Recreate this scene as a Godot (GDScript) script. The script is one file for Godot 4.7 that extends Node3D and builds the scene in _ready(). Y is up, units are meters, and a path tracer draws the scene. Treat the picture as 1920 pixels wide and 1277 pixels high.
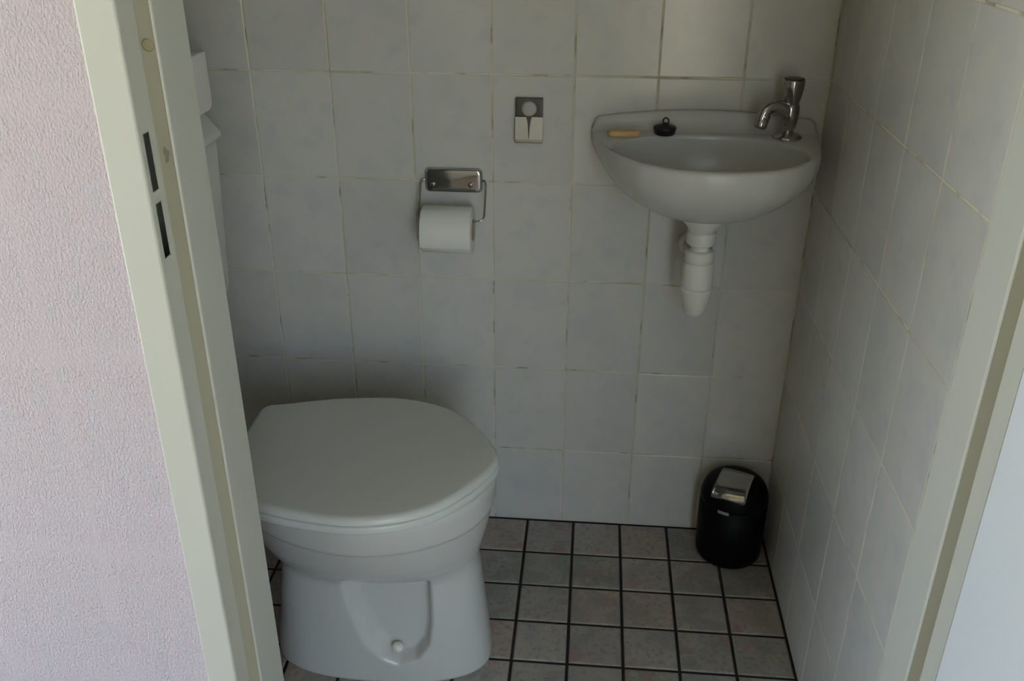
extends Node3D
# A small tiled toilet room seen through its open door. Metres, y up.
# Back wall of the toilet room: z = 0, right wall: x = 0, floor: y = 0; the hall lies at z > 0.93.

var rng := RandomNumberGenerator.new()
var M := {}
var taken := {}

const ROOM_LEFT := -1.224
const CEIL := 2.42
const TILE_W := 0.153
const TILE_H := 0.2043
const ROW0 := 0.192

func _ready():
	rng.seed = 4711
	# ---------------------------------------------------------------- camera, sky, exposure
	var cam := Camera3D.new()
	cam.name = "camera"
	cam.fov = 40.457
	cam.near = 0.02
	cam.far = 200.0
	cam.position = Vector3(-0.4213, 1.334, 1.7374)
	cam.rotation = Vector3(deg_to_rad(-26.588), deg_to_rad(5.01), deg_to_rad(0.099))
	add_child(cam)
	cam.current = true
	var sky_look := ProceduralSkyMaterial.new()
	sky_look.sky_top_color = Color(0.66, 0.76, 0.88)
	sky_look.sky_horizon_color = Color(0.87, 0.915, 0.95)
	sky_look.ground_bottom_color = Color(0.73, 0.70, 0.60)
	sky_look.ground_horizon_color = Color(0.82, 0.79, 0.69)
	var sky := Sky.new()
	sky.sky_material = sky_look
	var env := Environment.new()
	env.background_mode = Environment.BG_SKY
	env.sky = sky
	env.background_energy_multiplier = 1.0
	env.tonemap_mode = Environment.TONE_MAPPER_LINEAR
	env.tonemap_exposure = 11.2
	env.sdfgi_enabled = true
	env.ssao_enabled = true
	env.ssil_enabled = true
	var world := WorldEnvironment.new()
	world.name = "world"
	world.environment = env
	add_child(world)

	make_materials()
	build_shell()
	build_hall()
	build_door_frame()
	build_door_leaf()
	build_toilet()
	build_cistern()
	build_wall_box()
	build_sink()
	build_trap()
	build_tap()
	build_soap()
	build_plug()
	build_roll_holder()
	build_roll()
	build_towel_clip()
	build_bin()

# ==================================================================== materials
func noise_of(s: int, freq: float, oct := 4) -> FastNoiseLite:
	var n := FastNoiseLite.new()
	n.seed = s
	n.noise_type = FastNoiseLite.TYPE_SIMPLEX_SMOOTH
	n.frequency = freq
	n.fractal_octaves = oct
	return n

func field(s: int, freq: float, oct: int, size: int) -> Image:
	return noise_of(s, freq, oct).get_seamless_image(size, size, false, false, 0.25, true)

func blend_image(size: int, base: Color, layers: Array) -> ImageTexture:
	# layers: [image, colour, from, to, strength]; where the noise lies between from and to the colour comes in
	var im := Image.create(size, size, true, Image.FORMAT_RGB8)
	for y in size:
		for x in size:
			var c := base
			for l in layers:
				var v: float = smoothstep(l[2], l[3], (l[0] as Image).get_pixel(x, y).r)
				c = c.lerp(l[1], v * float(l[4]))
			im.set_pixel(x, y, c)
	im.generate_mipmaps()
	return ImageTexture.create_from_image(im)

func mat(c: Color, rough: float, metal := 0.0, spec := 0.5) -> StandardMaterial3D:
	var m := StandardMaterial3D.new()
	m.albedo_color = c
	m.roughness = rough
	m.metallic = metal
	m.metallic_specular = spec
	return m

func tri(m: StandardMaterial3D, scale: Vector3) -> StandardMaterial3D:
	m.uv1_triplanar = true
	m.uv1_world_triplanar = true
	m.uv1_scale = scale
	return m

func make_materials():
	var size := 512
	var cloud := field(11, 0.006, 4, size)
	var vein := field(23, 0.014, 5, size)
	var fine := field(37, 0.05, 4, size)
	var blot := field(53, 0.009, 3, size)
	var speck := field(71, 0.16, 3, size)
	# glazed wall tile: off-white with faint cloudy grey marbling
	var glaze := blend_image(size, Color(0.86, 0.852, 0.815), [
		[cloud, Color(0.825, 0.825, 0.80), 0.4, 0.8, 0.7],
		[vein, Color(0.80, 0.805, 0.80), 0.55, 0.9, 0.5],
		[blot, Color(0.86, 0.85, 0.825), 0.5, 0.8, 0.6]])
	for k in 3:
		var m := mat(Color(1, 1, 1) * [0.92, 0.905, 0.89][k], 0.19 + 0.02 * k)
		m.albedo_color.a = 1.0
		m.albedo_texture = glaze
		tri(m, Vector3(2.1, 2.1, 2.1))
		m.uv1_offset = Vector3(0.13 * k, 0.37 * k, 0.21 * k)
		M["tile%d" % k] = m
	# cement joint between wall tiles: cream with yellow-brown staining
	var joint := blend_image(size, Color(0.80, 0.78, 0.69), [
		[cloud, Color(0.72, 0.68, 0.55), 0.45, 0.75, 0.8],
		[vein, Color(0.55, 0.50, 0.38), 0.6, 0.85, 0.75],
		[fine, Color(0.78, 0.77, 0.70), 0.55, 0.8, 0.5]])
	M.joint = mat(Color.WHITE, 0.85)
	M.joint.albedo_texture = joint
	tri(M.joint, Vector3(1.7, 1.7, 1.7))
	# floor tile: grey stoneware with pink and warm blotches
	var stone := blend_image(size, Color(0.655, 0.63, 0.60), [
		[cloud, Color(0.59, 0.58, 0.56), 0.4, 0.7, 0.9],
		[blot, Color(0.68, 0.53, 0.50), 0.60, 0.80, 0.7],
		[vein, Color(0.68, 0.665, 0.63), 0.52, 0.72, 0.7],
		[fine, Color(0.52, 0.51, 0.49), 0.56, 0.8, 0.65],
		[speck, Color(0.74, 0.73, 0.70), 0.68, 0.85, 0.6]])
	for k in 4:
		var t := [Color(1, 1, 1), Color(0.95, 0.95, 0.96), Color(1.0, 0.965, 0.95), Color(0.92, 0.93, 0.92)]
		var m := mat(t[k], 0.42)
		m.albedo_texture = stone
		tri(m, Vector3(2.6, 2.6, 2.6))
		m.uv1_offset = Vector3(0.31 * k, 0.17 * k, 0.43 * k)
		M["stone%d" % k] = m
	M.floor_joint = mat(Color(0.145, 0.13, 0.105), 0.95)
	# sprayed plaster of the hall wall: pinkish white grains
	var grain := field(91, 0.075, 3, size)
	var grain2 := field(97, 0.16, 2, size)
	var bump := Image.create(size, size, false, Image.FORMAT_RGBA8)
	for y in size:
		for x in size:
			var h := 0.65 * grain.get_pixel(x, y).r + 0.35 * grain2.get_pixel(x, y).r
			bump.set_pixel(x, y, Color(h, h, h))
	bump.bump_map_to_normal_map(4.6)
	bump.generate_mipmaps()
	var tint := blend_image(256, Color(0.758, 0.715, 0.735), [
		[field(101, 0.012, 3, 256), Color(0.76, 0.709, 0.731), 0.5, 0.75, 0.8],
		[field(103, 0.015, 3, 256), Color(0.746, 0.718, 0.737), 0.5, 0.75, 0.8]])
	M.stucco = mat(Color.WHITE, 0.9)
	M.stucco.albedo_texture = tint
	M.stucco.normal_enabled = true
	M.stucco.normal_texture = ImageTexture.create_from_image(bump)
	M.stucco.normal_scale = 1.0
	tri(M.stucco, Vector3(6.5, 3.8, 6.5))
	M.plaster = mat(Color(0.80, 0.78, 0.72), 0.9)
	M.ceiling = mat(Color(0.74, 0.72, 0.66), 0.9)
	M.hall_floor = mat(Color(0.62, 0.55, 0.46), 0.5)
	M.cream = mat(Color(0.752, 0.755, 0.712), 0.38)
	M.door = mat(Color(0.865, 0.885, 0.895), 0.35)
	M.seal = mat(Color(0.62, 0.605, 0.53), 0.7)
	M.steel_plain = mat(Color(0.55, 0.55, 0.53), 0.35, 1.0)
	M.ceramic = mat(Color(0.775, 0.775, 0.755), 0.14)
	M.seat = mat(Color(0.80, 0.81, 0.785), 0.27)
	M.sink = mat(Color(0.77, 0.77, 0.745), 0.26)
	M.plastic = mat(Color(0.87, 0.87, 0.83), 0.32)
	M.cistern = mat(Color(0.80, 0.82, 0.79), 0.3)
	M.box = mat(Color(0.90, 0.90, 0.89), 0.4)
	M.chrome = mat(Color(0.70, 0.70, 0.69), 0.09, 1.0)
	M.brushed = mat(Color(0.68, 0.68, 0.66), 0.22, 1.0)
	M.black = mat(Color(0.03, 0.03, 0.033), 0.5, 0.0, 0.25)
	M.rubber = mat(Color(0.045, 0.05, 0.055), 0.4)
	M.cap = mat(Color(0.12, 0.11, 0.09), 0.35)
	M.soap = mat(Color(0.83, 0.69, 0.47), 0.5)
	M.paper = mat(Color(0.86, 0.86, 0.825), 0.95)
	M.card = mat(Color(0.62, 0.55, 0.45), 0.95)
	M.label = mat(Color(0.72, 0.73, 0.72), 0.35, 0.6)
	M.plum = mat(Color(0.25, 0.23, 0.205), 0.4)
	M.grip = mat(Color(0.68, 0.66, 0.62), 0.7)
	M.scuff = mat(Color(0.50, 0.49, 0.42), 0.8)
	M.stain = mat(Color(0.60, 0.57, 0.46), 0.6)
	M.glass = mat(Color(0.95, 0.98, 1.0, 0.06), 0.02)
	M.glass.transparency = BaseMaterial3D.TRANSPARENCY_ALPHA

# ==================================================================== helpers
func numbered(called: String) -> String:
	if not taken.has(called):
		taken[called] = 0
		return called
	taken[called] += 1
	return "%s_%03d" % [called, taken[called]]

func thing(called: String, label: String, category: String, at := Vector3.ZERO, group := "") -> Node3D:
	var o := Node3D.new()
	o.name = numbered(called)
	o.position = at
	add_child(o)
	o.set_meta("label", label)
	o.set_meta("category", category)
	if group != "":
		o.set_meta("group", group)
	return o

func part(called: String, mesh: Mesh, m: Material, parent: Node3D, at := Vector3.ZERO, turn := Vector3.ZERO) -> MeshInstance3D:
	var o := MeshInstance3D.new()
	o.name = called
	o.mesh = mesh
	o.material_override = m
	o.cast_shadow = GeometryInstance3D.SHADOW_CASTING_SETTING_ON
	parent.add_child(o, true)
	o.position = at
	o.rotation = turn
	return o

func structure(called: String, mesh: Mesh, m: Material, label := "") -> MeshInstance3D:
	var o := part(called, mesh, m, self)
	o.set_meta("kind", "structure")
	if label != "":
		o.set_meta("label", label)
	return o

func st_begin(smooth := true) -> SurfaceTool:
	var st := SurfaceTool.new()
	st.begin(Mesh.PRIMITIVE_TRIANGLES)
	st.set_smooth_group(0 if smooth else 4294967295)
	return st

func quad(st: SurfaceTool, a: Vector3, b: Vector3, c: Vector3, d: Vector3):
	# a b c d counter-clockwise seen from outside; Godot fronts are clockwise
	for p in [a, c, b, a, d, c]:
		st.add_vertex(p)

func triangle(st: SurfaceTool, a: Vector3, b: Vector3, c: Vector3):
	for p in [a, c, b]:
		st.add_vertex(p)

func add_box(st: SurfaceTool, lo: Vector3, hi: Vector3):
	var p := func(i, j, k): return Vector3(hi.x if i else lo.x, hi.y if j else lo.y, hi.z if k else lo.z)
	quad(st, p.call(0, 0, 1), p.call(1, 0, 1), p.call(1, 1, 1), p.call(0, 1, 1))
	quad(st, p.call(1, 0, 0), p.call(0, 0, 0), p.call(0, 1, 0), p.call(1, 1, 0))
	quad(st, p.call(1, 0, 1), p.call(1, 0, 0), p.call(1, 1, 0), p.call(1, 1, 1))
	quad(st, p.call(0, 0, 0), p.call(0, 0, 1), p.call(0, 1, 1), p.call(0, 1, 0))
	quad(st, p.call(0, 1, 1), p.call(1, 1, 1), p.call(1, 1, 0), p.call(0, 1, 0))
	quad(st, p.call(0, 0, 0), p.call(1, 0, 0), p.call(1, 0, 1), p.call(0, 0, 1))

func boxes(list: Array) -> ArrayMesh:
	var st := st_begin(false)
	for b in list:
		add_box(st, b[0], b[1])
	st.generate_normals()
	return st.commit()

func done(st: SurfaceTool) -> ArrayMesh:
	st.generate_normals()
	return st.commit()

func add_grid(st: SurfaceTool, rows: Array, closed: bool, cap_first := false, cap_last := false):
	# rows of points; each row runs round (closed) or along; rows follow one another outwards/upwards
	for i in rows.size() - 1:
		var a: PackedVector3Array = rows[i]
		var b: PackedVector3Array = rows[i + 1]
		var n := a.size()
		for j in (n if closed else n - 1):
			var k := (j + 1) % n
			quad(st, a[j], a[k], b[k], b[j])
	if cap_first:
		add_fan(st, rows[0], true)
	if cap_last:
		add_fan(st, rows[-1], false)

func add_fan(st: SurfaceTool, ring: PackedVector3Array, flip: bool):
	var c := Vector3.ZERO
	for p in ring:
		c += p
	c /= ring.size()
	for j in ring.size():
		var k := (j + 1) % ring.size()
		if flip:
			triangle(st, c, ring[k], ring[j])
		else:
			triangle(st, c, ring[j], ring[k])

func add_lathe(st: SurfaceTool, profile: Array, at: Vector3, basis := Basis.IDENTITY, seg := 40):
	# profile: [radius, height] from bottom to top
	var rows := []
	for p in profile:
		var ring := PackedVector3Array()
		for j in seg:
			var a := TAU * j / seg
			ring.append(at + basis * Vector3(p[0] * cos(a), p[1], -p[0] * sin(a)))
		rows.append(ring)
	add_grid(st, rows, true, profile[0][0] > 0.0002, profile[-1][0] > 0.0002)

func lathe(profile: Array, at := Vector3.ZERO, basis := Basis.IDENTITY, seg := 40) -> ArrayMesh:
	var st := st_begin()
	add_lathe(st, profile, at, basis, seg)
	return done(st)

func add_tube(st: SurfaceTool, path: PackedVector3Array, radii, seg := 14, caps := true):
	var rows := []
	var up := Vector3(0.13, 0.91, 0.37).normalized()
	for i in path.size():
		var d := (path[mini(i + 1, path.size() - 1)] - path[maxi(i - 1, 0)]).normalized()
		if absf(d.dot(up)) > 0.98:
			up = Vector3(1, 0.1, 0.2).normalized()
		var side := up.cross(d).normalized()
		var top := d.cross(side).normalized()
		up = top
		var r: float = radii[i] if radii is Array else radii
		var ring := PackedVector3Array()
		for j in seg:
			var a := TAU * j / seg
			ring.append(path[i] + r * (side * cos(a) + top * sin(a)))
		rows.append(ring)
	add_grid(st, rows, true, caps, caps)

func curve(points: Array, steps := 10) -> PackedVector3Array:
	# Catmull-Rom through the points
	var out := PackedVector3Array()
	for i in points.size() - 1:
		var a: Vector3 = points[maxi(i - 1, 0)]
		var b: Vector3 = points[i]
		var c: Vector3 = points[i + 1]
		var d: Vector3 = points[mini(i + 2, points.size() - 1)]
		for s in steps:
			out.append(b.cubic_interpolate(c, a, d, float(s) / steps))
	out.append(points[-1])
	return out

func look_table(t: Array, x: float, col: int) -> float:
	# smooth interpolation through rows of a table sorted by column 0
	if x <= t[0][0]:
		return t[0][col]
	for i in t.size() - 1:
		if x <= t[i + 1][0]:
			var u: float = (x - t[i][0]) / (t[i + 1][0] - t[i][0])
			var p: float = t[maxi(i - 1, 0)][col]
			var q: float = t[mini(i + 2, t.size() - 1)][col]
			return cubic_interpolate(t[i][col], t[i + 1][col], p, q, u)
	return t[-1][col]

# slab whose outline (x, z) is rounded over at the top and bottom edges
func add_slab(st: SurfaceTool, outline: PackedVector2Array, y0: float, y1: float, r: float, crown := 0.0, steps := 4, low := -1.0):
	var c := Vector2.ZERO
	var rb := r if low < 0 else low
	for p in outline:
		c += p
	c /= outline.size()
	var rows := []
	var ring_of := func(inset: float, y: float):
		var ring := PackedVector3Array()
		for p in outline:
			var d := p - c
			var q := c + d * (1.0 - inset / d.length())
			ring.append(Vector3(q.x, y, q.y))
		return ring
	rows.append(ring_of.call(0.03, y0))
	for s in steps + 1:
		var a := PI / 2 * s / steps
		rows.append(ring_of.call(rb * (1 - sin(a)), y0 + rb * (1 - cos(a))))
	for s in steps + 1:
		var a := PI / 2 * s / steps
		rows.append(ring_of.call(r * (1 - cos(a)), y1 - r * (1 - sin(a))))
	for s in 4:
		var f := float(s + 1) / 5
		var ring := PackedVector3Array()
		for p in outline:
			var q := c + (p - c) * (1.0 - f) * (1.0 - r / (p - c).length())
			ring.append(Vector3(q.x, y1 + crown * (1 - (1 - f) * (1 - f)), q.y))
		rows.append(ring)
	add_grid(st, rows, true, true, true)

func rounded_rect(w: float, h: float, r: float, steps := 5) -> PackedVector2Array:
	var out := PackedVector2Array()
	for k in 4:
		var c := Vector2((w / 2 - r) * [1, -1, -1, 1][k], (h / 2 - r) * [1, 1, -1, -1][k])
		for s in steps + 1:
			var a := PI / 2 * (k + float(s) / steps)
			out.append(c + r * Vector2(cos(a), sin(a)))
	return out

# flat plate in the xy plane, its front towards +z, outline counter-clockwise, front edge rounded by r
func plate(outline: PackedVector2Array, z0: float, z1: float, r: float, crown := 0.0) -> ArrayMesh:
	var st := st_begin()
	var rows := []
	var ring_of := func(inset: float, z: float):
		var ring := PackedVector3Array()
		for i in outline.size():
			var p := outline[i]
			var l := p.length()
			var q := p * (1.0 - inset / l)
			ring.append(Vector3(q.x, q.y, z))
		return ring
	rows.append(ring_of.call(0.0, z0))
	for s in 4:
		var a := PI / 2 * s / 3
		rows.append(ring_of.call(r * (1 - cos(a)), z1 - r + r * sin(a)))
	for s in 3:
		var f := float(s + 1) / 4
		var ring := PackedVector3Array()
		for p in outline:
			var q := p * (1.0 - f)
			ring.append(Vector3(q.x, q.y, z1 + crown * (1 - (1 - f) * (1 - f))))
		rows.append(ring)
	add_grid(st, rows, true, true, true)
	return done(st)

# a tile: front face towards +z at z = 0, edges bevelled
var tile_cache := {}
func tile_mesh(w: float, h: float, thick: float, bevel: float) -> ArrayMesh:
	var key := "%.4f %.4f %.4f %.4f" % [w, h, thick, bevel]
	if not tile_cache.has(key):
		var st := st_begin(false)
		var ring := func(ix: float, z: float):
			var x := w / 2 - ix
			var y := h / 2 - ix
			return PackedVector3Array([Vector3(-x, -y, z), Vector3(x, -y, z), Vector3(x, y, z), Vector3(-x, y, z)])
		var rows := [ring.call(0.0, -thick), ring.call(0.0, -bevel), ring.call(bevel * 0.35, -bevel * 0.32), ring.call(bevel * 1.1, 0.0)]
		add_grid(st, rows, true)
		quad(st, rows[3][0], rows[3][1], rows[3][2], rows[3][3])
		tile_cache[key] = done(st)
	return tile_cache[key]

func lay_tiles(wall: Node3D, along: Vector3, origin: Vector3, turn: float, joints: Array, rows: Array, gap: float):
	# joints: positions along the wall, rows: heights, both including the ends
	for i in joints.size() - 1:
		for j in rows.size() - 1:
			var w: float = joints[i + 1] - joints[i] - gap
			var h: float = rows[j + 1] - rows[j] - gap
			if w < 0.01 or h < 0.01:
				continue
			var c: Vector3 = origin + along * ((joints[i] + joints[i + 1]) / 2) + Vector3.UP * ((rows[j] + rows[j + 1]) / 2)
			var o := part("tile", tile_mesh(snappedf(w, 0.0005), snappedf(h, 0.0005), 0.006, 0.0012), M["tile%d" % rng.randi_range(0, 2)], wall, c,
				Vector3(rng.randf_range(-1, 1) * 0.0022, turn + rng.randf_range(-1, 1) * 0.003, rng.randf_range(-1, 1) * 0.0008))
			o.position += Vector3(rng.randf_range(-1, 1), rng.randf_range(-1, 1), 0).rotated(Vector3.UP, turn) * 0.0004

# ==================================================================== the shell of the toilet room
func tile_rows() -> Array:
	var rows := [-0.003, ROW0]
	while rows[-1] + TILE_H < CEIL:
		rows.append(rows[-1] + TILE_H)
	rows.append(CEIL)
	return rows

func build_shell():
	var rows := tile_rows()
	var back := structure("wall_back", boxes([[Vector3(ROOM_LEFT - 0.1, -0.1, -0.1), Vector3(0.1, CEIL, -0.0011)]]), M.joint, "back wall of glossy off-white marbled tiles with yellowed joints")
	var xs := []
	for c in range(8, -1, -1):
		xs.append(-TILE_W * c)
	lay_tiles(back, Vector3.RIGHT, Vector3.ZERO, 0.0, xs, rows, 0.0027)
	var right := structure("wall_right", boxes([[Vector3(0.0009, -0.1, -0.0009), Vector3(0.1, CEIL, 0.93)]]), M.joint, "right wall of glossy off-white tiles with pale joints")
	var zs := [0.0]
	for r in range(1, 6):
		zs.append(-0.0057 + 0.1548 * r)
	zs.append(0.835)
	lay_tiles(right, Vector3(0, 0, 1), Vector3.ZERO, -PI / 2, zs, rows, 0.0027)
	var left := structure("wall_left", boxes([[Vector3(ROOM_LEFT - 0.1, -0.1, -0.0011), Vector3(ROOM_LEFT - 0.0011, CEIL, 0.93)]]), M.joint, "left wall of glossy off-white tiles behind the cistern")
	lay_tiles(left, Vector3(0, 0, 1), Vector3(ROOM_LEFT, 0, 0), PI / 2, zs, rows, 0.0027)
	# floor: mortar bed with square stoneware tiles
	var fl := structure("floor", boxes([[Vector3(ROOM_LEFT - 0.1, -0.12, -0.1), Vector3(0.1, -0.0022, 0.86)]]), M.floor_joint, "toilet floor of small square grey tiles with dark joints")
	var fx := [-0.002]
	for k in range(1, 12):
		fx.append(-0.0051 - 0.1061 * k)
	fx.append(ROOM_LEFT + 0.002)
	var fz := [0.003]
	for k in range(1, 8):
		fz.append(0.0124 + 0.1064 * k)
	fz.append(0.857)
	for i in fx.size() - 1:
		for j in fz.size() - 1:
			var w: float = fx[i] - fx[i + 1] - 0.0046
			var d: float = fz[j + 1] - fz[j] - 0.0046
			if w < 0.01 or d < 0.01:
				continue
			part("tile", tile_mesh(snappedf(w, 0.0005), snappedf(d, 0.0005), 0.007, 0.0034), M["stone%d" % rng.randi_range(0, 3)], fl,
				Vector3((fx[i] + fx[i + 1]) / 2, rng.randf_range(-1, 1) * 0.0003, (fz[j] + fz[j + 1]) / 2),
				Vector3(-PI / 2 + rng.randf_range(-1, 1) * 0.003, 0, rng.randf_range(-1, 1) * 0.003))
	structure("ceiling", boxes([[Vector3(-3.3, CEIL, -0.1), Vector3(1.2, CEIL + 0.12, 4.0)]]), M.ceiling, "plain white ceiling")

# the hall in front: plaster wall round the door, a window on the left that lets the daylight in
const HALL_LEFT := -2.0
const HALL_RIGHT := 0.80
const HALL_BACK := 3.1
func build_hall():
	var z0 := 0.834
	var z1 := 0.9225
	var l := -0.8755
	var r := 0.0315
	structure("wall_front", boxes([
		[Vector3(HALL_LEFT - 0.1, -0.1, z0), Vector3(l, CEIL, z1)],
		[Vector3(l, 2.075, z0), Vector3(r, CEIL, z1)],
		[Vector3(r, -0.1, z0), Vector3(HALL_RIGHT + 0.1, CEIL, z1)]]), M.stucco, "pinkish grainy plaster wall beside the door frame")
	structure("floor_hall", boxes([[Vector3(HALL_LEFT - 0.1, -0.12, 0.86), Vector3(HALL_RIGHT + 0.1, -0.001, HALL_BACK + 0.1)]]), M.hall_floor, "brown hall floor in front of the door")
	var dx := [-0.18, 0.60]
	structure("wall_rear", boxes([
		[Vector3(HALL_LEFT - 0.1, -0.1, HALL_BACK), Vector3(dx[0], CEIL, HALL_BACK + 0.12)],
		[Vector3(dx[1], -0.1, HALL_BACK), Vector3(HALL_RIGHT + 0.1, CEIL, HALL_BACK + 0.12)],
		[Vector3(dx[0], 2.1, HALL_BACK), Vector3(dx[1], CEIL, HALL_BACK + 0.12)]]), M.plaster, "plain hall wall behind the camera with a glazed opening")
	glazing("window_2", "glazed garden door behind the camera", Vector3(dx[1], 0.0, HALL_BACK + 0.06), -PI / 2, dx[1] - dx[0], 2.1)
	structure("wall_hall_right", boxes([[Vector3(HALL_RIGHT, -0.1, z1), Vector3(HALL_RIGHT + 0.1, CEIL, HALL_BACK)]]), M.plaster, "plain hall wall behind the open door")
	var wz := [1.00, 2.20]
	var wy := [0.30, 2.30]
	var x0 := HALL_LEFT - 0.1
	structure("wall_hall_left", boxes([
		[Vector3(x0, -0.1, z1), Vector3(HALL_LEFT, CEIL, wz[0])],
		[Vector3(x0, -0.1, wz[1]), Vector3(HALL_LEFT, CEIL, HALL_BACK)],
		[Vector3(x0, -0.1, wz[0]), Vector3(HALL_LEFT, wy[0], wz[1])],
		[Vector3(x0, wy[1], wz[0]), Vector3(HALL_LEFT, CEIL, wz[1])]]), M.plaster, "hall wall with the window")
	glazing("window_1", "hall window that lets the daylight in", Vector3(HALL_LEFT - 0.05, wy[0], wz[0]), 0.0, wz[1] - wz[0], wy[1] - wy[0])

func glazing(called: String, label: String, at: Vector3, turn: float, ww: float, wh: float):
	# frame and pane in the local yz plane, running along +z
	var w := Node3D.new()
	w.name = called
	w.position = at
	w.rotation.y = turn
	add_child(w)
	w.set_meta("kind", "structure")
	w.set_meta("label", label)
	part("window_frame", boxes([
		[Vector3(-0.03, 0, 0), Vector3(0.03, 0.05, ww)], [Vector3(-0.03, wh - 0.05, 0), Vector3(0.03, wh, ww)],
		[Vector3(-0.03, 0.05, 0), Vector3(0.03, wh - 0.05, 0.05)], [Vector3(-0.03, 0.05, ww - 0.05), Vector3(0.03, wh - 0.05, ww)]]), M.door, w)
	part("pane", boxes([[Vector3(-0.002, 0.045, 0.045), Vector3(0.002, wh - 0.045, ww - 0.045)]]), M.glass, w)

# ==================================================================== door frame and door
const FR_L := -0.8215   # reveal, left
const FR_R := -0.0225   # reveal, right
const REB := 0.016      # depth of the rebate
const FZ0 := 0.821      # back of the frame
const FZS := 0.892      # face of the stop
const FZ1 := 0.927      # front of the frame
const HEAD := 2.035

func jamb_profile(side: float) -> PackedVector2Array:
	# (x, z), side -1 = left jamb, +1 = right jamb; edges eased by c
	var rx := FR_L if side < 0 else FR_R
	var s := side
	var c := 0.0022
	var e := c if side < 0 else 0.0003
	var o := rx + s * 0.054
	return PackedVector2Array([
		Vector2(rx, FZ0 + c), Vector2(rx, FZS - c), Vector2(rx + s * c * 0.3, FZS - c * 0.3), Vector2(rx + s * c, FZS),
		Vector2(rx + s * REB, FZS), Vector2(rx + s * REB, FZ1 - e), Vector2(rx + s * (REB + e * 0.3), FZ1 - e * 0.3), Vector2(rx + s * (REB + e), FZ1),
		Vector2(o - s * c, FZ1), Vector2(o - s * c * 0.3, FZ1 - c * 0.3), Vector2(o, FZ1 - c), Vector2(o, FZ0),
		Vector2(rx + s * c, FZ0)])

func csg_post(called: String, side: float, parent: Node3D, holes: Array):
	var comb := CSGCombiner3D.new()
	comb.name = called
	var post := CSGPolygon3D.new()
	var flat := PackedVector2Array()
	for p in jamb_profile(side):
		flat.append(Vector2(p.x, p.y))
	post.polygon = flat
	post.depth = HEAD + 0.038
	post.material = M.cream
	# the polygon lies in xy and runs along -z: turn it so that (x, y) -> (x, z) and the depth stands upright
	post.rotation = Vector3(PI / 2, 0, 0)
	comb.add_child(post)
	for h in holes:
		var cut := CSGBox3D.new()
		cut.operation = CSGShape3D.OPERATION_SUBTRACTION
		cut.size = h[1]
		cut.position = h[0]
		cut.material = M.cream
		comb.add_child(cut)
	parent.add_child(comb, true)

func build_door_frame():
	var f := Node3D.new()
	f.name = "trim_1"
	add_child(f)
	f.set_meta("kind", "structure")
	f.set_meta("label", "cream painted wooden door frame with two lock slots")
	var xs := FR_L - REB
	csg_post("jamb", -1.0, f, [
		[Vector3(xs, 1.0925, 0.9108), Vector3(0.03, 0.056, 0.0145)],
		[Vector3(xs, 1.0245, 0.9103), Vector3(0.03, 0.056, 0.0145)],
		[Vector3(xs - 0.0190, 1.0585, 0.8745), Vector3(0.0356, 0.30, 0.0930)]])   # the mortise behind the slots
	csg_post("jamb", 1.0, f, [])
	part("head", boxes([
		[Vector3(FR_L, HEAD, FZ0), Vector3(FR_R, HEAD + 0.038, FZS)],
		[Vector3(FR_L - REB, HEAD + REB, FZS), Vector3(FR_R + REB, HEAD + 0.038, FZ1)]]), M.cream, f)
	part("threshold", boxes([[Vector3(FR_L, 0.0, 0.825), Vector3(FR_R, 0.012, FZ1)]]), M.steel_plain, f)
	# worn tan draught strip on the stop, both sides
	for s in [-1.0, 1.0]:
		var x0: float = (FR_L if s < 0 else FR_R) + s * 0.0022
		var x1: float = x0 + s * 0.0136
		part("draught_strip", boxes([[Vector3(minf(x0, x1), 0.012, FZS), Vector3(maxf(x0, x1), HEAD, FZS + 0.0012)]]), M.seal, f)
	# plugged screw hole and an old scuff on the stop of the left jamb
	part("screw_plug", lathe([[0.0, 0.0], [0.0055, 0.0], [0.006, 0.0004], [0.0045, 0.0012], [0.0, 0.0014]], Vector3(FR_L - 0.0085, 1.197, FZS + 0.001), Basis(Vector3.RIGHT, PI / 2), 20), M.stain, f)

	var st := st_begin()
	var ring := PackedVector3Array()
	for k in 18:
		var a := TAU * k / 18
		var q := 1.0 + 0.18 * sin(3.0 * a + 1.0) + 0.14 * sin(5.0 * a)
		ring.append(Vector3(FR_L - 0.0085 + 0.0028 * q * cos(a), 1.095 + 0.008 * q * sin(a), FZS + 0.0014))
	add_fan(st, ring, false)
	part("scuff", done(st), M.scuff, f)

func build_door_leaf():
	var d := Node3D.new()
	d.name = "door_1"
	d.position = Vector3(FR_R + REB + 0.0004, 0.008, FZ1 + 0.0008)
	d.rotation.y = deg_to_rad(0.0)
	add_child(d)
	d.set_meta("kind", "structure")
	d.set_meta("label", "white flush door standing open into the hall")
	var comb := CSGPolygon3D.new()
	comb.name = "leaf"
	var c := 0.0006
	comb.polygon = PackedVector2Array([Vector2(0, c), Vector2(c, 0), Vector2(0.038 - c, 0), Vector2(0.038, c), Vector2(0.038, 0.825 - c), Vector2(0.038 - c, 0.825), Vector2(c, 0.825), Vector2(0, 0.825 - c)])
	comb.depth = 2.03
	comb.rotation = Vector3(PI / 2, 0, 0)
	comb.material = M.door
	d.add_child(comb, true)
	for y in [0.25, 1.0, 1.8]:
		part("hinge", lathe([[0.0, 0.0], [0.006, 0.001], [0.006, 0.089], [0.0, 0.09]], Vector3(0.045, y, -0.001), Basis.IDENTITY, 16), M.steel_plain, d)

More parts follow.
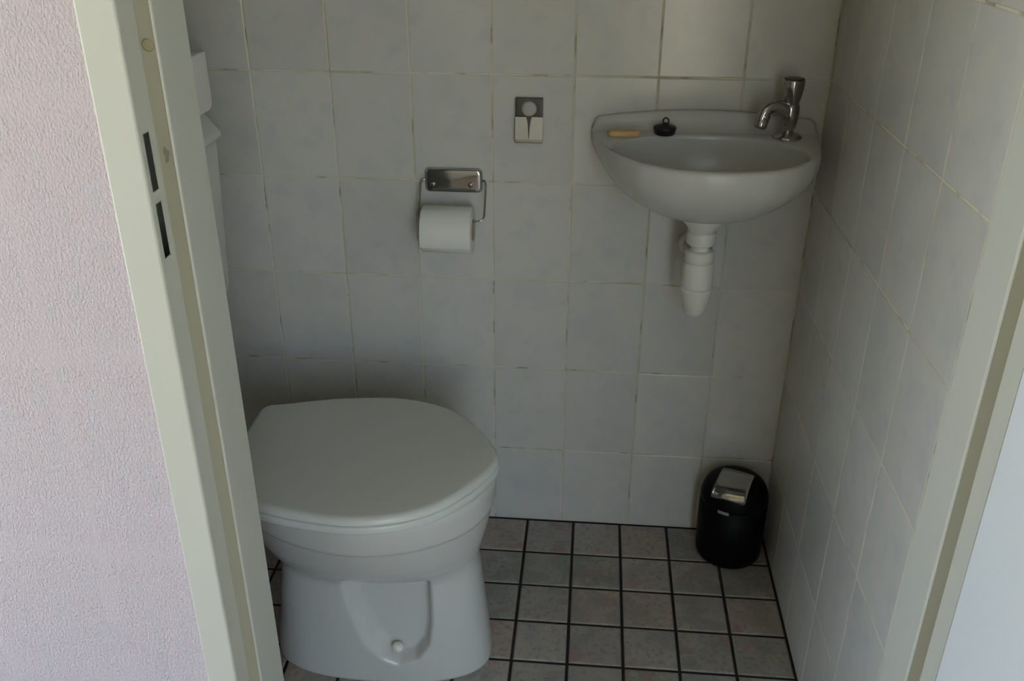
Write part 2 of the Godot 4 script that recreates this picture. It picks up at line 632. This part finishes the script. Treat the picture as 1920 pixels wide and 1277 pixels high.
# ==================================================================== toilet
const TZ := 0.4135
const LID := [
	[-1.020, 0.140], [-1.000, 0.146], [-0.978, 0.152], [-0.950, 0.162], [-0.921, 0.171], [-0.880, 0.1815], [-0.842, 0.188], [-0.810, 0.1918],
	[-0.781, 0.193], [-0.750, 0.190], [-0.717, 0.1825], [-0.690, 0.1725], [-0.662, 0.157], [-0.638, 0.138], [-0.615, 0.112],
	[-0.598, 0.088], [-0.582, 0.062], [-0.571, 0.040], [-0.562, 0.016], [-0.5595, 0.0]]

func lid_outline(grow := 0.0) -> PackedVector2Array:
	# relative to the toilet's node at x = -0.79, z = TZ
	var half := []
	for i in 61:
		var t := float(i) / 60
		var u := t * (LID.size() - 1)
		var k := mini(int(u), LID.size() - 2)
		var f := u - k
		var p: Array = LID[maxi(k - 1, 0)]
		var q: Array = LID[mini(k + 2, LID.size() - 1)]
		var x := cubic_interpolate(LID[k][0], LID[k + 1][0], p[0], q[0], f)
		var z := cubic_interpolate(LID[k][1], LID[k + 1][1], p[1], q[1], f)
		half.append(Vector2(x + 0.79, maxf(z, 0.0)))
	# rounded back corner and a straight back edge
	var out := PackedVector2Array()
	var b: Vector2 = half[0]
	for p in half:
		if p != b:
			out.append(Vector2(p.x, -p.y))
	for i in range(half.size() - 2, 0, -1):
		out.append(half[i])
	# corner
	out.append(Vector2(b.x, b.y - 0.004))
	out.append(Vector2(b.x - 0.004, b.y - 0.012))
	for s in range(1, 12):
		out.append(Vector2(b.x - 0.005, lerpf(b.y - 0.012, -b.y + 0.012, s / 12.0)))
	out.append(Vector2(b.x - 0.004, -b.y + 0.012))
	out.append(Vector2(b.x, -b.y + 0.004))
	var fin := PackedVector2Array()
	for p in out:
		fin.append(p + p.normalized() * grow)
	fin.reverse()   # counter-clockwise seen from above with z towards the viewer
	return fin

func seg_dist(p: Vector2, a: Vector2, b: Vector2) -> float:
	var q := Geometry2D.get_closest_point_to_segment(p, a, b)
	return p.distance_to(q)

func build_toilet():
	var t := thing("toilet", "white ceramic toilet with closed rounded lid behind the door frame", "toilet", Vector3(-0.79, 0, TZ))
	# pan: rings from the floor to the rim; [height, centre x, half length front, half length back, half width, exponent, share of the lid outline]
	var tab := [
		[0.000, 0.0, 0.215, 0.200, 0.1000, 2.5, 0.0],
		[0.030, 0.0, 0.2125, 0.197, 0.0990, 2.5, 0.0],
		[0.090, 0.0, 0.207, 0.188, 0.0965, 2.5, 0.0],
		[0.150, 0.0, 0.201, 0.181, 0.0950, 2.5, 0.0],
		[0.200, 0.0, 0.196, 0.174, 0.0950, 2.5, 0.0],
		[0.226, 0.0, 0.1935, 0.172, 0.0975, 2.45, 0.0],
		[0.244, 0.0, 0.1945, 0.178, 0.1090, 2.4, 0.15],
		[0.262, 0.0, 0.1985, 0.194, 0.1255, 2.3, 0.35],
		[0.290, 0.0, 0.206, 0.212, 0.1440, 2.2, 0.65],
		[0.320, 0.0, 0.213, 0.226, 0.1580, 2.15, 0.9],
		[0.350, 0.0, 0.2185, 0.236, 0.1690, 2.1, 1.0],
		[0.356, 0.0, 0.2225, 0.240, 0.1745, 2.1, 1.0],
		[0.375, 0.0, 0.224, 0.242, 0.1775, 2.1, 1.0],
		[0.400, 0.0, 0.225, 0.243, 0.1795, 2.1, 1.0],
		[0.410, 0.0, 0.222, 0.240, 0.1765, 2.1, 1.0]]
	# the sunken panel on the flank
	var poly := PackedVector2Array([Vector2(-0.040, 0.30), Vector2(-0.036, 0.215), Vector2(-0.024, 0.155), Vector2(-0.002, 0.095), Vector2(0.026, 0.060), Vector2(0.055, 0.047),
		Vector2(0.085, 0.055), Vector2(0.106, 0.085), Vector2(0.113, 0.13), Vector2(0.114, 0.30)])
	var n := 260
	var eggs := lid_outline()
	var rows := []
	var levels := []
	for i in 64:
		levels.append(0.244 * i / 64.0)
	for i in 40:
		levels.append(lerpf(0.244, 0.41, i / 39.0))
	levels.append_array([0.3525, 0.3545, 0.405, 0.4075])
	levels.sort()
	for y in levels:
		var lf := look_table(tab, y, 2)
		var lb := look_table(tab, y, 3)
		var hw := look_table(tab, y, 4)
		var ex := look_table(tab, y, 5)
		var sh := clampf(look_table(tab, y, 6), 0.0, 1.0)
		var ring := PackedVector3Array()
		for j in n:
			var a := TAU * j / n
			var ca := cos(a)
			var sa := -sin(a)
			var e := 2.0 / ex
			var px := (lf if ca >= 0 else lb) * signf(ca) * pow(absf(ca), e)
			var pz := hw * signf(sa) * pow(absf(sa), e)
			var q := Vector2(px, pz)
			# egg form of the rim: widest a little behind the middle
			if sh > 0.0:
				var qx := (lf if ca >= 0 else lb) * ca
				var wide := 1.0 - 0.10 * maxf(0.0, -ca) * sh
				q = q.lerp(Vector2(qx, hw * sa * wide), sh)
			# the panel
			if sa > 0.2 and y < 0.262:
				var p := Vector2(q.x, y)
				var ins := Geometry2D.is_point_in_polygon(p, poly)
				var dist := 1.0
				for k in poly.size() - 1:
					dist = minf(dist, seg_dist(p, poly[k], poly[k + 1]))
				if not ins:
					dist = -dist
				var m := smoothstep(-0.006, 0.009 if q.x > 0.03 else 0.020, dist) * (1.0 - smoothstep(0.222, 0.246, y))
				q.y -= 0.029 * m
			ring.append(Vector3(q.x, y, q.y))
		rows.append(ring)
	var st := st_begin()
	add_grid(st, rows, true, true, true)
	# shelf behind the bowl that carries the hinges and takes the flush pipe
	var back := PackedVector2Array()
	for p in rounded_rect(0.17, 0.17, 0.04, 6):
		back.append(Vector2(p.x - 0.150, -p.y))
	add_slab(st, back, 0.325, 0.408, 0.015)
	var pan := part("pan", done(st), M.ceramic, t)
	pan.set_meta("label", "glazed white pan on an oval foot with a sunken panel")
	st = st_begin()
	add_slab(st, lid_outline(0.001), 0.4115, 0.4275, 0.005)
	part("seat", done(st), M.seat, t)
	st = st_begin()
	add_slab(st, lid_outline(), 0.4285, 0.4425, 0.0115, 0.004, 7, 0.002)
	part("lid", done(st), M.seat, t)
	for s in [-1, 1]:
		part("hinge", lathe([[0.0, 0.0], [0.012, 0.0], [0.012, 0.026], [0.009, 0.031], [0.0, 0.032]], Vector3(-0.222, 0.400, 0.065 * s), Basis.IDENTITY, 20), M.seat, t)
	for s in [1]:
		part("bolt_cap", lathe([[0.0, 0.0], [0.0105, 0.0], [0.0105, 0.006], [0.0085, 0.0105], [0.0045, 0.013], [0.0, 0.0135]], Vector3(0.049, 0.066, 0.0735), Basis(Vector3.RIGHT, PI / 2 - 0.15), 24), M.plastic, t)

func build_cistern():
	var t := thing("cistern", "white plastic cistern on the wall above the toilet", "cistern", Vector3(ROOM_LEFT, 0, TZ))
	var z0 := -0.2465
	var z1 := 0.2465
	# front profile (x away from the wall, y), extruded along z with rounded corners
	var st := st_begin()
	var prof := [Vector2(0.002, 0.622), Vector2(0.09, 0.622), Vector2(0.12, 0.628), Vector2(0.134, 0.640), Vector2(0.139, 0.66), Vector2(0.142, 0.74), Vector2(0.146, 0.84), Vector2(0.149, 0.925)]
	var rows := []
	for p in prof:
		var r := minf(0.03, p.x * 0.8)
		var taper: float = 0.012 * (0.925 - p.y) / 0.3
		var ring := PackedVector3Array()
		var c := [Vector2(p.x - r, z1 - taper - r), Vector2(p.x - r, z0 + taper + r)]
		ring.append(Vector3(0.0015, p.y, z1 - taper))
		for s in 7:
			var a := PI / 2 * s / 6
			ring.append(Vector3(c[0].x + r * sin(a), p.y, c[0].y + r * cos(a)))
		for s in 7:
			var a := PI / 2 * s / 6
			ring.append(Vector3(c[1].x + r * cos(a), p.y, c[1].y - r * sin(a)))
		ring.append(Vector3(0.0015, p.y, z0 + taper))
		rows.append(ring)
	add_grid(st, rows, true, true, true)
	part("tank", done(st), M.cistern, t)
	st = st_begin()
	rows = []
	for p in [[0.150, 0.925, 0.0], [0.153, 0.928, 0.0], [0.153, 0.936, 0.0], [0.150, 0.941, 0.001], [0.128, 0.968, 0.004], [0.122, 0.972, 0.006], [0.110, 0.974, 0.010]]:
		var ring := PackedVector3Array()
		var r := 0.018
		var a0: float = z1 + 0.005 - p[2]
		var b0: float = z0 - 0.005 + p[2]
		ring.append(Vector3(0.0015, p[1], a0))
		for s in 7:
			var a := PI / 2 * s / 6
			ring.append(Vector3(p[0] - r + r * sin(a), p[1], a0 - r + r * cos(a)))
		for s in 7:
			var a := PI / 2 * s / 6
			ring.append(Vector3(p[0] - r + r * cos(a), p[1], b0 + r - r * sin(a)))
		ring.append(Vector3(0.0015, p[1], b0))
		rows.append(ring)
	add_grid(st, rows, true, true, true)
	part("tank_lid", done(st), M.cistern, t)
	var p := thing("flush_pipe", "white flush pipe from the cistern down to the toilet", "pipe", Vector3(ROOM_LEFT + 0.045, 0.368, TZ))
	st = st_begin()
	add_tube(st, curve([Vector3(0, 0.253, 0), Vector3(0, 0.16, 0), Vector3(0, 0.06, 0), Vector3(0.025, 0.012, 0), Vector3(0.144, 0.0, 0)], 8), 0.020, 20)
	part("pipe", done(st), M.plastic, p)

func build_wall_box():
	var t := thing("dispenser_box", "white rounded box on the wall just above the cistern", "dispenser", Vector3(ROOM_LEFT, 0.972, 0.157))
	# outline in (z, y), lower corners rounded, pulled out from the wall
	var out := PackedVector2Array()
	var w := 0.22
	var h := 0.098
	var r := 0.017
	for s in 7:
		var a := PI + PI / 2 * s / 6
		out.append(Vector2(r + r * cos(a), r + r * sin(a)))
	for s in 7:
		var a := -PI / 2 + PI / 2 * s / 6
		out.append(Vector2(w - r + r * cos(a), r + r * sin(a)))
	out.append(Vector2(w - 0.001, h))
	out.append(Vector2(0.001, h))
	var cen := PackedVector2Array()
	for p in out:
		cen.append(p - Vector2(w / 2, h / 2))
	var mesh := plate(cen, 0.0015, 0.138, 0.004, 0.0)
	part("body", mesh, M.box, t, Vector3(0, h / 2, w / 2), Vector3(0, PI / 2, 0))

# ==================================================================== wash basin
const SX := -0.2195
const SZ := 0.150
const RIM := 0.920
func sink_outer(a: float) -> Vector2:
	# D-shaped outline round (SX, SZ): straight along the wall, bow front
	var pts := [Vector2(-0.424, 0.002), Vector2(-0.421, 0.03), Vector2(-0.412, 0.09), Vector2(-0.403, 0.145), Vector2(-0.392, 0.187), Vector2(-0.374, 0.224), Vector2(-0.344, 0.262),
		Vector2(-0.296, 0.290), Vector2(-0.240, 0.303), Vector2(-0.190, 0.302), Vector2(-0.132, 0.286), Vector2(-0.090, 0.256), Vector2(-0.056, 0.213), Vector2(-0.035, 0.165),
		Vector2(-0.024, 0.11), Vector2(-0.017, 0.05), Vector2(-0.013, 0.002)]
	var d := Vector2(cos(a), sin(a))
	var c := Vector2(SX, SZ)
	for i in pts.size():
		var hit = Geometry2D.segment_intersects_segment(c, c + d * 0.6, pts[i], pts[(i + 1) % pts.size()])
		if hit != null:
			return hit - c
	return d * 0.2

func build_sink():
	var t := thing("washbasin", "small white ceramic corner-side washbasin with a bowed front on the tiled wall", "basin", Vector3(SX, 0, 0))
	var n := 144
	var outer := []
	for j in n:
		outer.append(sink_outer(-TAU * j / n))
	# light smoothing of the outline away from the wall corners
	for pas in 2:
		var sm := []
		for j in n:
			var p: Vector2 = outer[j]
			var q: Vector2 = (outer[(j + n - 1) % n] + p * 2.0 + outer[(j + 1) % n]) / 4.0
			sm.append(q if p.y > -0.10 else p)
		outer = sm
	var inner := []
	for j in n:
		var a := -TAU * j / n
		var e := Vector2(0.163 * signf(cos(a)) * pow(absf(cos(a)), 0.92), 0.1115 * signf(sin(a)) * pow(absf(sin(a)), 0.92))
		e += Vector2(-0.004, 0.021)
		var o: Vector2 = outer[j]
		if e.length() > o.length() - 0.013:
			e = e.normalized() * (o.length() - 0.013)
		inner.append(e)
	var rows := []
	var ring_of := func(fn: Callable) -> PackedVector3Array:
		var ring := PackedVector3Array()
		for j in n:
			ring.append(fn.call(j))
		return ring
	# underside, from the waste upwards
	for s in 15:
		var u := s / 14.0
		rows.append(ring_of.call(func(j):
			var o: Vector2 = outer[j]
			var base := Vector2(0.034 * cos(-TAU * j / n), 0.034 * sin(-TAU * j / n))
			var rr := sin(u * PI / 2)
			var q := base.lerp(o, pow(rr, 0.95))
			var y := 0.801 + 0.100 * pow(1.0 - cos(u * PI / 2), 0.82)
			return Vector3(q.x, y, SZ + q.y)))
	# outer lip
	for s in 5:
		var a := PI / 2 * s / 4
		rows.append(ring_of.call(func(j):
			var o: Vector2 = outer[j]
			var q := o * (1.0 - (0.0065 * (1 - cos(a))) / o.length())
			return Vector3(q.x, RIM - 0.009 + 0.009 * sin(a), SZ + q.y)))
	# inner lip and bowl
	for s in 4:
		var a := PI / 2 * s / 3
		rows.append(ring_of.call(func(j):
			var e: Vector2 = inner[j]
			var q := e * (1.0 + 0.004 * (1 - sin(a)) / e.length())
			return Vector3(q.x, RIM - 0.007 * (1 - cos(a)), SZ + q.y)))
	for s in 12:
		var u := (s + 1) / 12.0
		rows.append(ring_of.call(func(j):
			var e: Vector2 = inner[j]
			var k := pow(cos(u * PI / 2), 0.55)
			var q := e.normalized() * 0.02 + (e - e.normalized() * 0.02) * k
			return Vector3(q.x, RIM - 0.007 - 0.088 * sin(u * PI / 2), SZ + q.y)))
	var st := st_begin()
	add_grid(st, rows, true, true, true)
	# raised ledge along the wall, gently arched, its front sloping to the shelf; a shallow soap hollow on the left
	var led := []
	var m := 60
	for i in m + 1:
		var x := lerpf(-0.4235, -0.0135, float(i) / m)
		var f := (x + 0.2185) / 0.205
		var top := 0.954 - 0.017 * f * f
		var endy := clampf((1.0 - absf(f)) / 0.045, 0.0, 1.0)
		top = lerpf(RIM - 0.004, top, pow(endy, 0.45))
		var soap_dip := smoothstep(-0.405, -0.375, x) * (1.0 - smoothstep(-0.325, -0.30, x))
		var z1 := 0.020 - 0.004 * soap_dip
		led.append(PackedVector3Array([
			Vector3(x - SX, RIM - 0.01, 0.002), Vector3(x - SX, top - 0.003, 0.002), Vector3(x - SX, top, 0.004), Vector3(x - SX, top, 0.011), Vector3(x - SX, top - 0.003, 0.015),
			Vector3(x - SX, lerpf(RIM, top, 0.55), z1), Vector3(x - SX, lerpf(RIM, top, 0.22), z1 + 0.006), Vector3(x - SX, lerpf(RIM, top, 0.05), z1 + 0.014), Vector3(x - SX, RIM - 0.002, z1 + 0.026)]))
	var sections := []
	for k in 9:
		var row := PackedVector3Array()
		for i in m + 1:
			row.append(led[i][8 - k])
		sections.append(row)
	add_grid(st, sections, false)
	part("bowl", done(st), M.sink, t)
	part("waste", lathe([[0.0, 0.0], [0.019, 0.0], [0.021, 0.002], [0.017, 0.004], [0.0, 0.002]], Vector3(-0.004 + 0.0, RIM - 0.0955, SZ + 0.0), Basis.IDENTITY, 24), M.chrome, t)

func build_trap():
	var t := thing("bottle_trap", "white plastic bottle trap under the washbasin", "drain trap", Vector3(-0.2205, 0.009, 0.15))
	part("flange", lathe([[0.0, 0.762], [0.024, 0.762], [0.026, 0.770], [0.038, 0.784], [0.0405, 0.7905], [0.0, 0.7915]]), M.plastic, t)
	part("coupling_nut", lathe([[0.0, 0.738], [0.024, 0.738], [0.0265, 0.741], [0.0265, 0.760], [0.024, 0.763], [0.0, 0.763]], Vector3.ZERO, Basis.IDENTITY, 12), M.plastic, t)
	part("inlet_pipe", lathe([[0.0, 0.715], [0.0172, 0.715], [0.0172, 0.74], [0.0, 0.74]]), M.plastic, t)
	part("bottle_nut", lathe([[0.0, 0.704], [0.0245, 0.704], [0.0265, 0.707], [0.0265, 0.724], [0.024, 0.727], [0.0, 0.728]], Vector3.ZERO, Basis.IDENTITY, 12), M.plastic, t)
	part("bottle", lathe([[0.0, 0.652], [0.0275, 0.652], [0.0283, 0.66], [0.0283, 0.690], [0.0265, 0.702], [0.022, 0.707], [0.0, 0.707]]), M.plastic, t)
	part("cup", lathe([[0.0, 0.598], [0.013, 0.5985], [0.018, 0.602], [0.0205, 0.609], [0.026, 0.633], [0.0295, 0.648], [0.0302, 0.6525], [0.0295, 0.656], [0.0, 0.656]]), M.plastic, t)
	var st := st_begin()
	add_tube(st, PackedVector3Array([Vector3(0, 0.682, -0.015), Vector3(0, 0.682, -0.08), Vector3(0, 0.682, -0.149)]), 0.0165, 24)
	part("outlet_pipe", done(st), M.plastic, t)
	part("wall_rosette", lathe([[0.0, 0.0], [0.027, 0.0], [0.026, 0.004], [0.019, 0.008], [0.0, 0.008]], Vector3(0, 0.682, -0.1497), Basis(Vector3.RIGHT, PI / 2), 32), M.plastic, t)

func build_tap():
	var t := thing("tap", "small chrome pillar tap with a short bent spout on the washbasin", "tap", Vector3(-0.0765, RIM, 0.062))
	part("foot_flange", lathe([[0.0, 0.0002], [0.0262, 0.0002], [0.0265, 0.002], [0.025, 0.0045], [0.019, 0.0075], [0.012, 0.0105], [0.0, 0.011]]), M.chrome, t)
	part("column", lathe([[0.0, 0.008], [0.0108, 0.009], [0.0102, 0.014], [0.0138, 0.020], [0.0155, 0.034], [0.0162, 0.048], [0.0156, 0.056], [0.0130, 0.061], [0.0, 0.062]]), M.chrome, t)
	var st := st_begin()
	var path := curve([Vector3(0.002, 0.040, 0), Vector3(-0.014, 0.053, 0.006), Vector3(-0.030, 0.0575, 0.012), Vector3(-0.043, 0.053, 0.017), Vector3(-0.0495, 0.042, 0.020), Vector3(-0.0515, 0.034, 0.021)], 8)
	var radii := []
	for i in path.size():
		radii.append(lerpf(0.0140, 0.0104, smoothstep(0.0, 0.6, float(i) / path.size())))
	add_tube(st, path, radii, 20)
	var spout := part("spout", done(st), M.chrome, t)
	var down := Vector3(-0.0515, 0.034, 0.021) - Vector3(-0.0475, 0.047, 0.0195)
	var b := Basis(Quaternion(Vector3.UP, -down.normalized()))
	part("aerator", lathe([[0.0, 0.0], [0.0085, 0.0], [0.0105, 0.0015], [0.0112, 0.004], [0.0112, 0.0165], [0.0102, 0.0175], [0.0102, 0.0185], [0.0112, 0.0195], [0.0108, 0.025], [0.0, 0.026]], Vector3(-0.0538, 0.0205, 0.0222), b, 28), M.chrome, spout)
	# knob: flutes, wider at the top
	st = st_begin()
	var rows := []
	for p in [[0.058, 0.0120], [0.0595, 0.0132], [0.064, 0.0142], [0.075, 0.0166], [0.086, 0.0184], [0.094, 0.0190], [0.1005, 0.0188], [0.1025, 0.0180]]:
		var ring := PackedVector3Array()
		for j in 64:
			var a := TAU * j / 64
			var fl := pow(absf(cos(a * 2.0 + 0.5)), 0.6)
			var r: float = p[1] * (0.90 + 0.10 * fl)
			ring.append(Vector3(r * cos(a), p[0], -r * sin(a)))
		rows.append(ring)
	add_grid(st, rows, true, true, true)
	var knob := part("knob", done(st), M.chrome, t)
	part("cap", lathe([[0.0, 0.1020], [0.0176, 0.1022], [0.0178, 0.1036], [0.015, 0.1040], [0.0, 0.1045]]), M.cap, knob)

func build_soap():
	var t := thing("soap_bar", "thin worn yellowish bar of soap on the washbasin edge", "soap", Vector3(-0.3655, RIM, 0.078))
	t.rotation.y = -0.05
	var st := st_begin()
	var out := PackedVector2Array()
	var pts := rounded_rect(0.057, 0.024, 0.008, 6)
	for p in pts:
		out.append(Vector2(p.x, -p.y * (1.0 - 0.25 * p.x / 0.03)))
	add_slab(st, out, 0.0006, 0.0105, 0.004, 0.0006)
	part("bar", done(st), M.soap, t)

func build_plug():
	var t := thing("drain_plug", "black rubber drain plug with ring on the washbasin edge", "plug", Vector3(-0.2925, RIM, 0.060))
	part("stopper", lathe([[0.0, 0.0004], [0.016, 0.0004], [0.018, 0.002], [0.0205, 0.010], [0.0208, 0.0135], [0.019, 0.0155], [0.008, 0.018], [0.0055, 0.021], [0.0, 0.0215]], Vector3.ZERO, Basis.IDENTITY, 36), M.rubber, t)
	var st := st_begin()
	var path := []
	for k in 21:
		var a := TAU * k / 20
		path.append(Vector3(0.001 + 0.0048 * cos(a), 0.0245 + 0.0055 * sin(a), 0.002 * cos(a)))
	add_tube(st, curve(path, 2), 0.0014, 10, false)
	part("ring", done(st), M.rubber, t)

# ==================================================================== paper holder, towel clip
func build_roll_holder():
	var t := thing("paper_holder", "chrome toilet paper holder with two screws on the tiled wall", "holder", Vector3(-0.6875, 0.808, 0.0))
	part("back_plate", plate(rounded_rect(0.113, 0.046, 0.009), 0.001, 0.013, 0.006, 0.0012), M.chrome, t)
	for x in [-0.040, 0.034]:
		var s := part("screw", lathe([[0.0, 0.0], [0.0052, 0.0], [0.0050, 0.0018], [0.0035, 0.0029], [0.0, 0.0033]], Vector3(x, -0.007, 0.0135), Basis(Vector3.RIGHT, PI / 2), 20), M.chrome, t)
		part("slot", boxes([[Vector3(-0.0032, -0.0006, 0), Vector3(0.0032, 0.0006, 0.0006)]]), M.black, s, Vector3(x, -0.007, 0.0164), Vector3(0, 0, 0.7))
	# wire: out of the plate's ends, down the sides, in under the roll's core
	for s in [-1.0, 1.0]:
		var st := st_begin()
		var x0: float = s * 0.050
		add_tube(st, curve([Vector3(x0, 0.0, 0.006), Vector3(s * 0.060, 0.0, 0.008), Vector3(s * 0.0635, -0.006, 0.014), Vector3(s * 0.064, -0.016, 0.020), Vector3(s * 0.064, -0.05, 0.046), Vector3(s * 0.0635, -0.058, 0.053), Vector3(s * 0.058, -0.0635, 0.0565), Vector3(s * 0.050, -0.0650, 0.057), Vector3(s * 0.012, -0.0650, 0.057)], 6), 0.0019, 12)
		part("wire", done(st), M.chrome, t)

func build_roll():
	var t := thing("toilet_roll", "white toilet paper roll hanging on the chrome holder", "toilet paper", Vector3(-0.6935, 0.7250, 0.057))
	# ring section turned round the x axis: paper with a cardboard core
	var ro := 0.0455
	var ri := 0.0215
	var h := 0.0485
	var turn := Basis(Vector3.BACK, -PI / 2)
	var st := st_begin()
	add_lathe_ring(st, [[ri, -h], [ro - 0.002, -h], [ro, -h + 0.002], [ro, h - 0.002], [ro - 0.002, h], [ri, h]], turn)
	part("paper", done(st), M.paper, t)
	st = st_begin()
	add_lathe_ring(st, [[ri - 0.0012, -h - 0.0006], [ri, -h - 0.0006], [ri, h + 0.0006], [ri - 0.0012, h + 0.0006], [ri - 0.0012, -h - 0.0006]], turn)
	part("core", done(st), M.card, t)
	# loose end of the sheet, lying along the front
	st = st_begin()
	var rows := []
	for k in 13:
		var a := lerpf(1.2, -0.55, k / 12.0)
		var r := ro + 0.0006 + 0.0008 * k / 12.0
		rows.append(PackedVector3Array([Vector3(-h + 0.0005, r * sin(a), r * cos(a)), Vector3(h - 0.0005, r * sin(a), r * cos(a))]))
	rows.reverse()
	add_grid(st, rows, false)
	part("loose_sheet", done(st), M.paper, t)

func add_lathe_ring(st: SurfaceTool, profile: Array, basis: Basis, seg := 56):
	var rows := []
	for p in profile:
		var ring := PackedVector3Array()
		for j in seg:
			var a := TAU * j / seg
			ring.append(basis * Vector3(p[0] * cos(a), p[1], -p[0] * sin(a)))
		rows.append(ring)
	add_grid(st, rows, true)

func build_towel_clip():
	var t := thing("towel_clip", "small steel push-in towel clip with keyhole slit on the tiled wall", "towel hook", Vector3(-0.5415, 0.9275, 0.0))
	var w := 0.0515
	var h := 0.0835
	# sheet with a round opening that runs down into a narrowing slit, made as two halves of one bent sheet
	var outer := PackedVector2Array([Vector2(-w / 2, -h / 2), Vector2(w / 2, -h / 2), Vector2(w / 2, h / 2), Vector2(-w / 2, h / 2)])
	var hole := PackedVector2Array()
	var hc := Vector2(0, 0.0235)
	var hr := 0.0138
	for k in 25:
		var a := deg_to_rad(-62 + 304.0 * k / 24)
		hole.append(hc + hr * Vector2(cos(a), sin(a)))
	# funnel, left side going down, then up the right side
	var side := [Vector2(0.0050, 0.0065), Vector2(0.0032, 0.000), Vector2(0.0019, -0.009), Vector2(0.0011, -0.020), Vector2(0.0004, -0.033)]
	for p in side:
		hole.append(Vector2(-p.x, p.y))
	for k in range(side.size() - 1, -1, -1):
		hole.append(side[k])
	var comb := CSGCombiner3D.new()
	comb.name = "sheet"
	var body := CSGPolygon3D.new()
	# side profile (z, y), extruded across the width
	body.polygon = PackedVector2Array([Vector2(0.0, -h / 2 + 0.004), Vector2(0.012, -h / 2), Vector2(0.0165, -h / 2 + 0.003), Vector2(0.0165, -h / 2 + 0.008), Vector2(0.0125, 0.0075), Vector2(0.0110, 0.0085), Vector2(0.0, 0.0085)])
	body.depth = w
	body.material = M.brushed
	body.rotation = Vector3(0, -PI / 2, 0)
	body.position = Vector3(-w / 2, 0, 0)
	comb.add_child(body)
	var cut := CSGPolygon3D.new()
	cut.operation = CSGShape3D.OPERATION_SUBTRACTION
	cut.polygon = hole
	cut.depth = 0.03
	cut.position = Vector3(0, 0, 0.034)
	cut.material = M.brushed
	comb.add_child(cut)
	t.add_child(comb, true)
	# dark plate above the sheet, with the pale rubber button that grips the towel
	part("dark_plate", plate(rounded_rect(w, h, 0.0012), 0.0, 0.0085, 0.0008), M.plum, t, Vector3(0, 0, 0.0008))
	part("rubber_button", lathe([[0.0, 0.0], [0.0145, 0.0], [0.0140, 0.0025], [0.010, 0.0046], [0.0, 0.0056]], Vector3(0, 0.0225, 0.0090), Basis(Vector3.RIGHT, PI / 2), 28), M.grip, t)

# ==================================================================== pedal-less waste bin
func build_bin():
	var t := thing("waste_bin", "small black waste bin with metal flap in the tiled corner", "bin", Vector3(-0.0875, 0.0, 0.0765))
	t.rotation.y = deg_to_rad(-22)
	var r := 0.0715
	part("body", lathe([[0.0, 0.0008], [r - 0.014, 0.0008], [r - 0.006, 0.003], [r - 0.002, 0.009], [r - 0.001, 0.018], [r, 0.06], [r, 0.1495], [0.0, 0.1495]], Vector3.ZERO, Basis.IDENTITY, 64), M.black, t)
	part("dome_lid", lathe([[0.0, 0.1495], [r, 0.1495], [r - 0.0005, 0.156], [r - 0.002, 0.165], [r - 0.005, 0.174], [r - 0.010, 0.183], [r - 0.018, 0.1905], [r - 0.030, 0.1965], [r - 0.045, 0.2000], [r - 0.060, 0.2010], [0.0, 0.2013]], Vector3.ZERO, Basis.IDENTITY, 64), M.black, t)
	# flap: bent sheet over the front half of the dome
	var st := st_begin()
	var sec := [Vector2(-0.016, 0.2035), Vector2(0.000, 0.2045), Vector2(0.016, 0.2040), Vector2(0.032, 0.2015), Vector2(0.046, 0.1970), Vector2(0.0555, 0.1915), Vector2(0.0605, 0.1870), Vector2(0.0635, 0.1815), Vector2(0.0648, 0.1745)]
	var rows := []
	var rows2 := []
	for k in sec.size():
		var top := PackedVector3Array()
		var low := PackedVector3Array()
		for i in 13:
			var f := lerpf(-1.0, 1.0, i / 12.0)
			var half := 0.034 + 0.003 * k / 8.0
			var drop := 0.0025 * f * f
			var bulge := -0.007 * f * f * smoothstep(4.0, 8.0, float(k))
			top.append(Vector3(f * half, sec[k].y - drop, sec[k].x + bulge))
			low.append(Vector3(f * half, sec[k].y - drop - 0.0016, sec[k].x + bulge - (0.0016 if k > 4 else 0.0)))
		rows.append(top)
		rows2.append(low)
	rows.reverse()
	add_grid(st, rows, false)
	add_grid(st, rows2, false)
	# edges
	var e1 := []
	for k in sec.size():
		e1.append(PackedVector3Array([rows2[k][0], rows[sec.size() - 1 - k][0]]))
	add_grid(st, e1, false)
	var e2 := []
	for k in sec.size():
		e2.append(PackedVector3Array([rows[sec.size() - 1 - k][12], rows2[k][12]]))
	add_grid(st, e2, false)
	add_grid(st, [rows2[-1], rows[0]], false)
	add_grid(st, [rows[-1], rows2[0]], false)
	part("flap", done(st), M.chrome, t)
	# small silver plate on the front
	st = st_begin()
	var a0 := PackedVector3Array()
	var a1 := PackedVector3Array()
	for i in 7:
		var a := lerpf(-0.165, 0.165, i / 6.0) - 0.06
		a0.append(Vector3((r + 0.0006) * sin(a), 0.1455, (r + 0.0006) * cos(a)))
		a1.append(Vector3((r + 0.0006) * sin(a), 0.1530, (r + 0.0006) * cos(a)))
	add_grid(st, [a0, a1], false)
	part("name_plate", done(st), M.label, t)
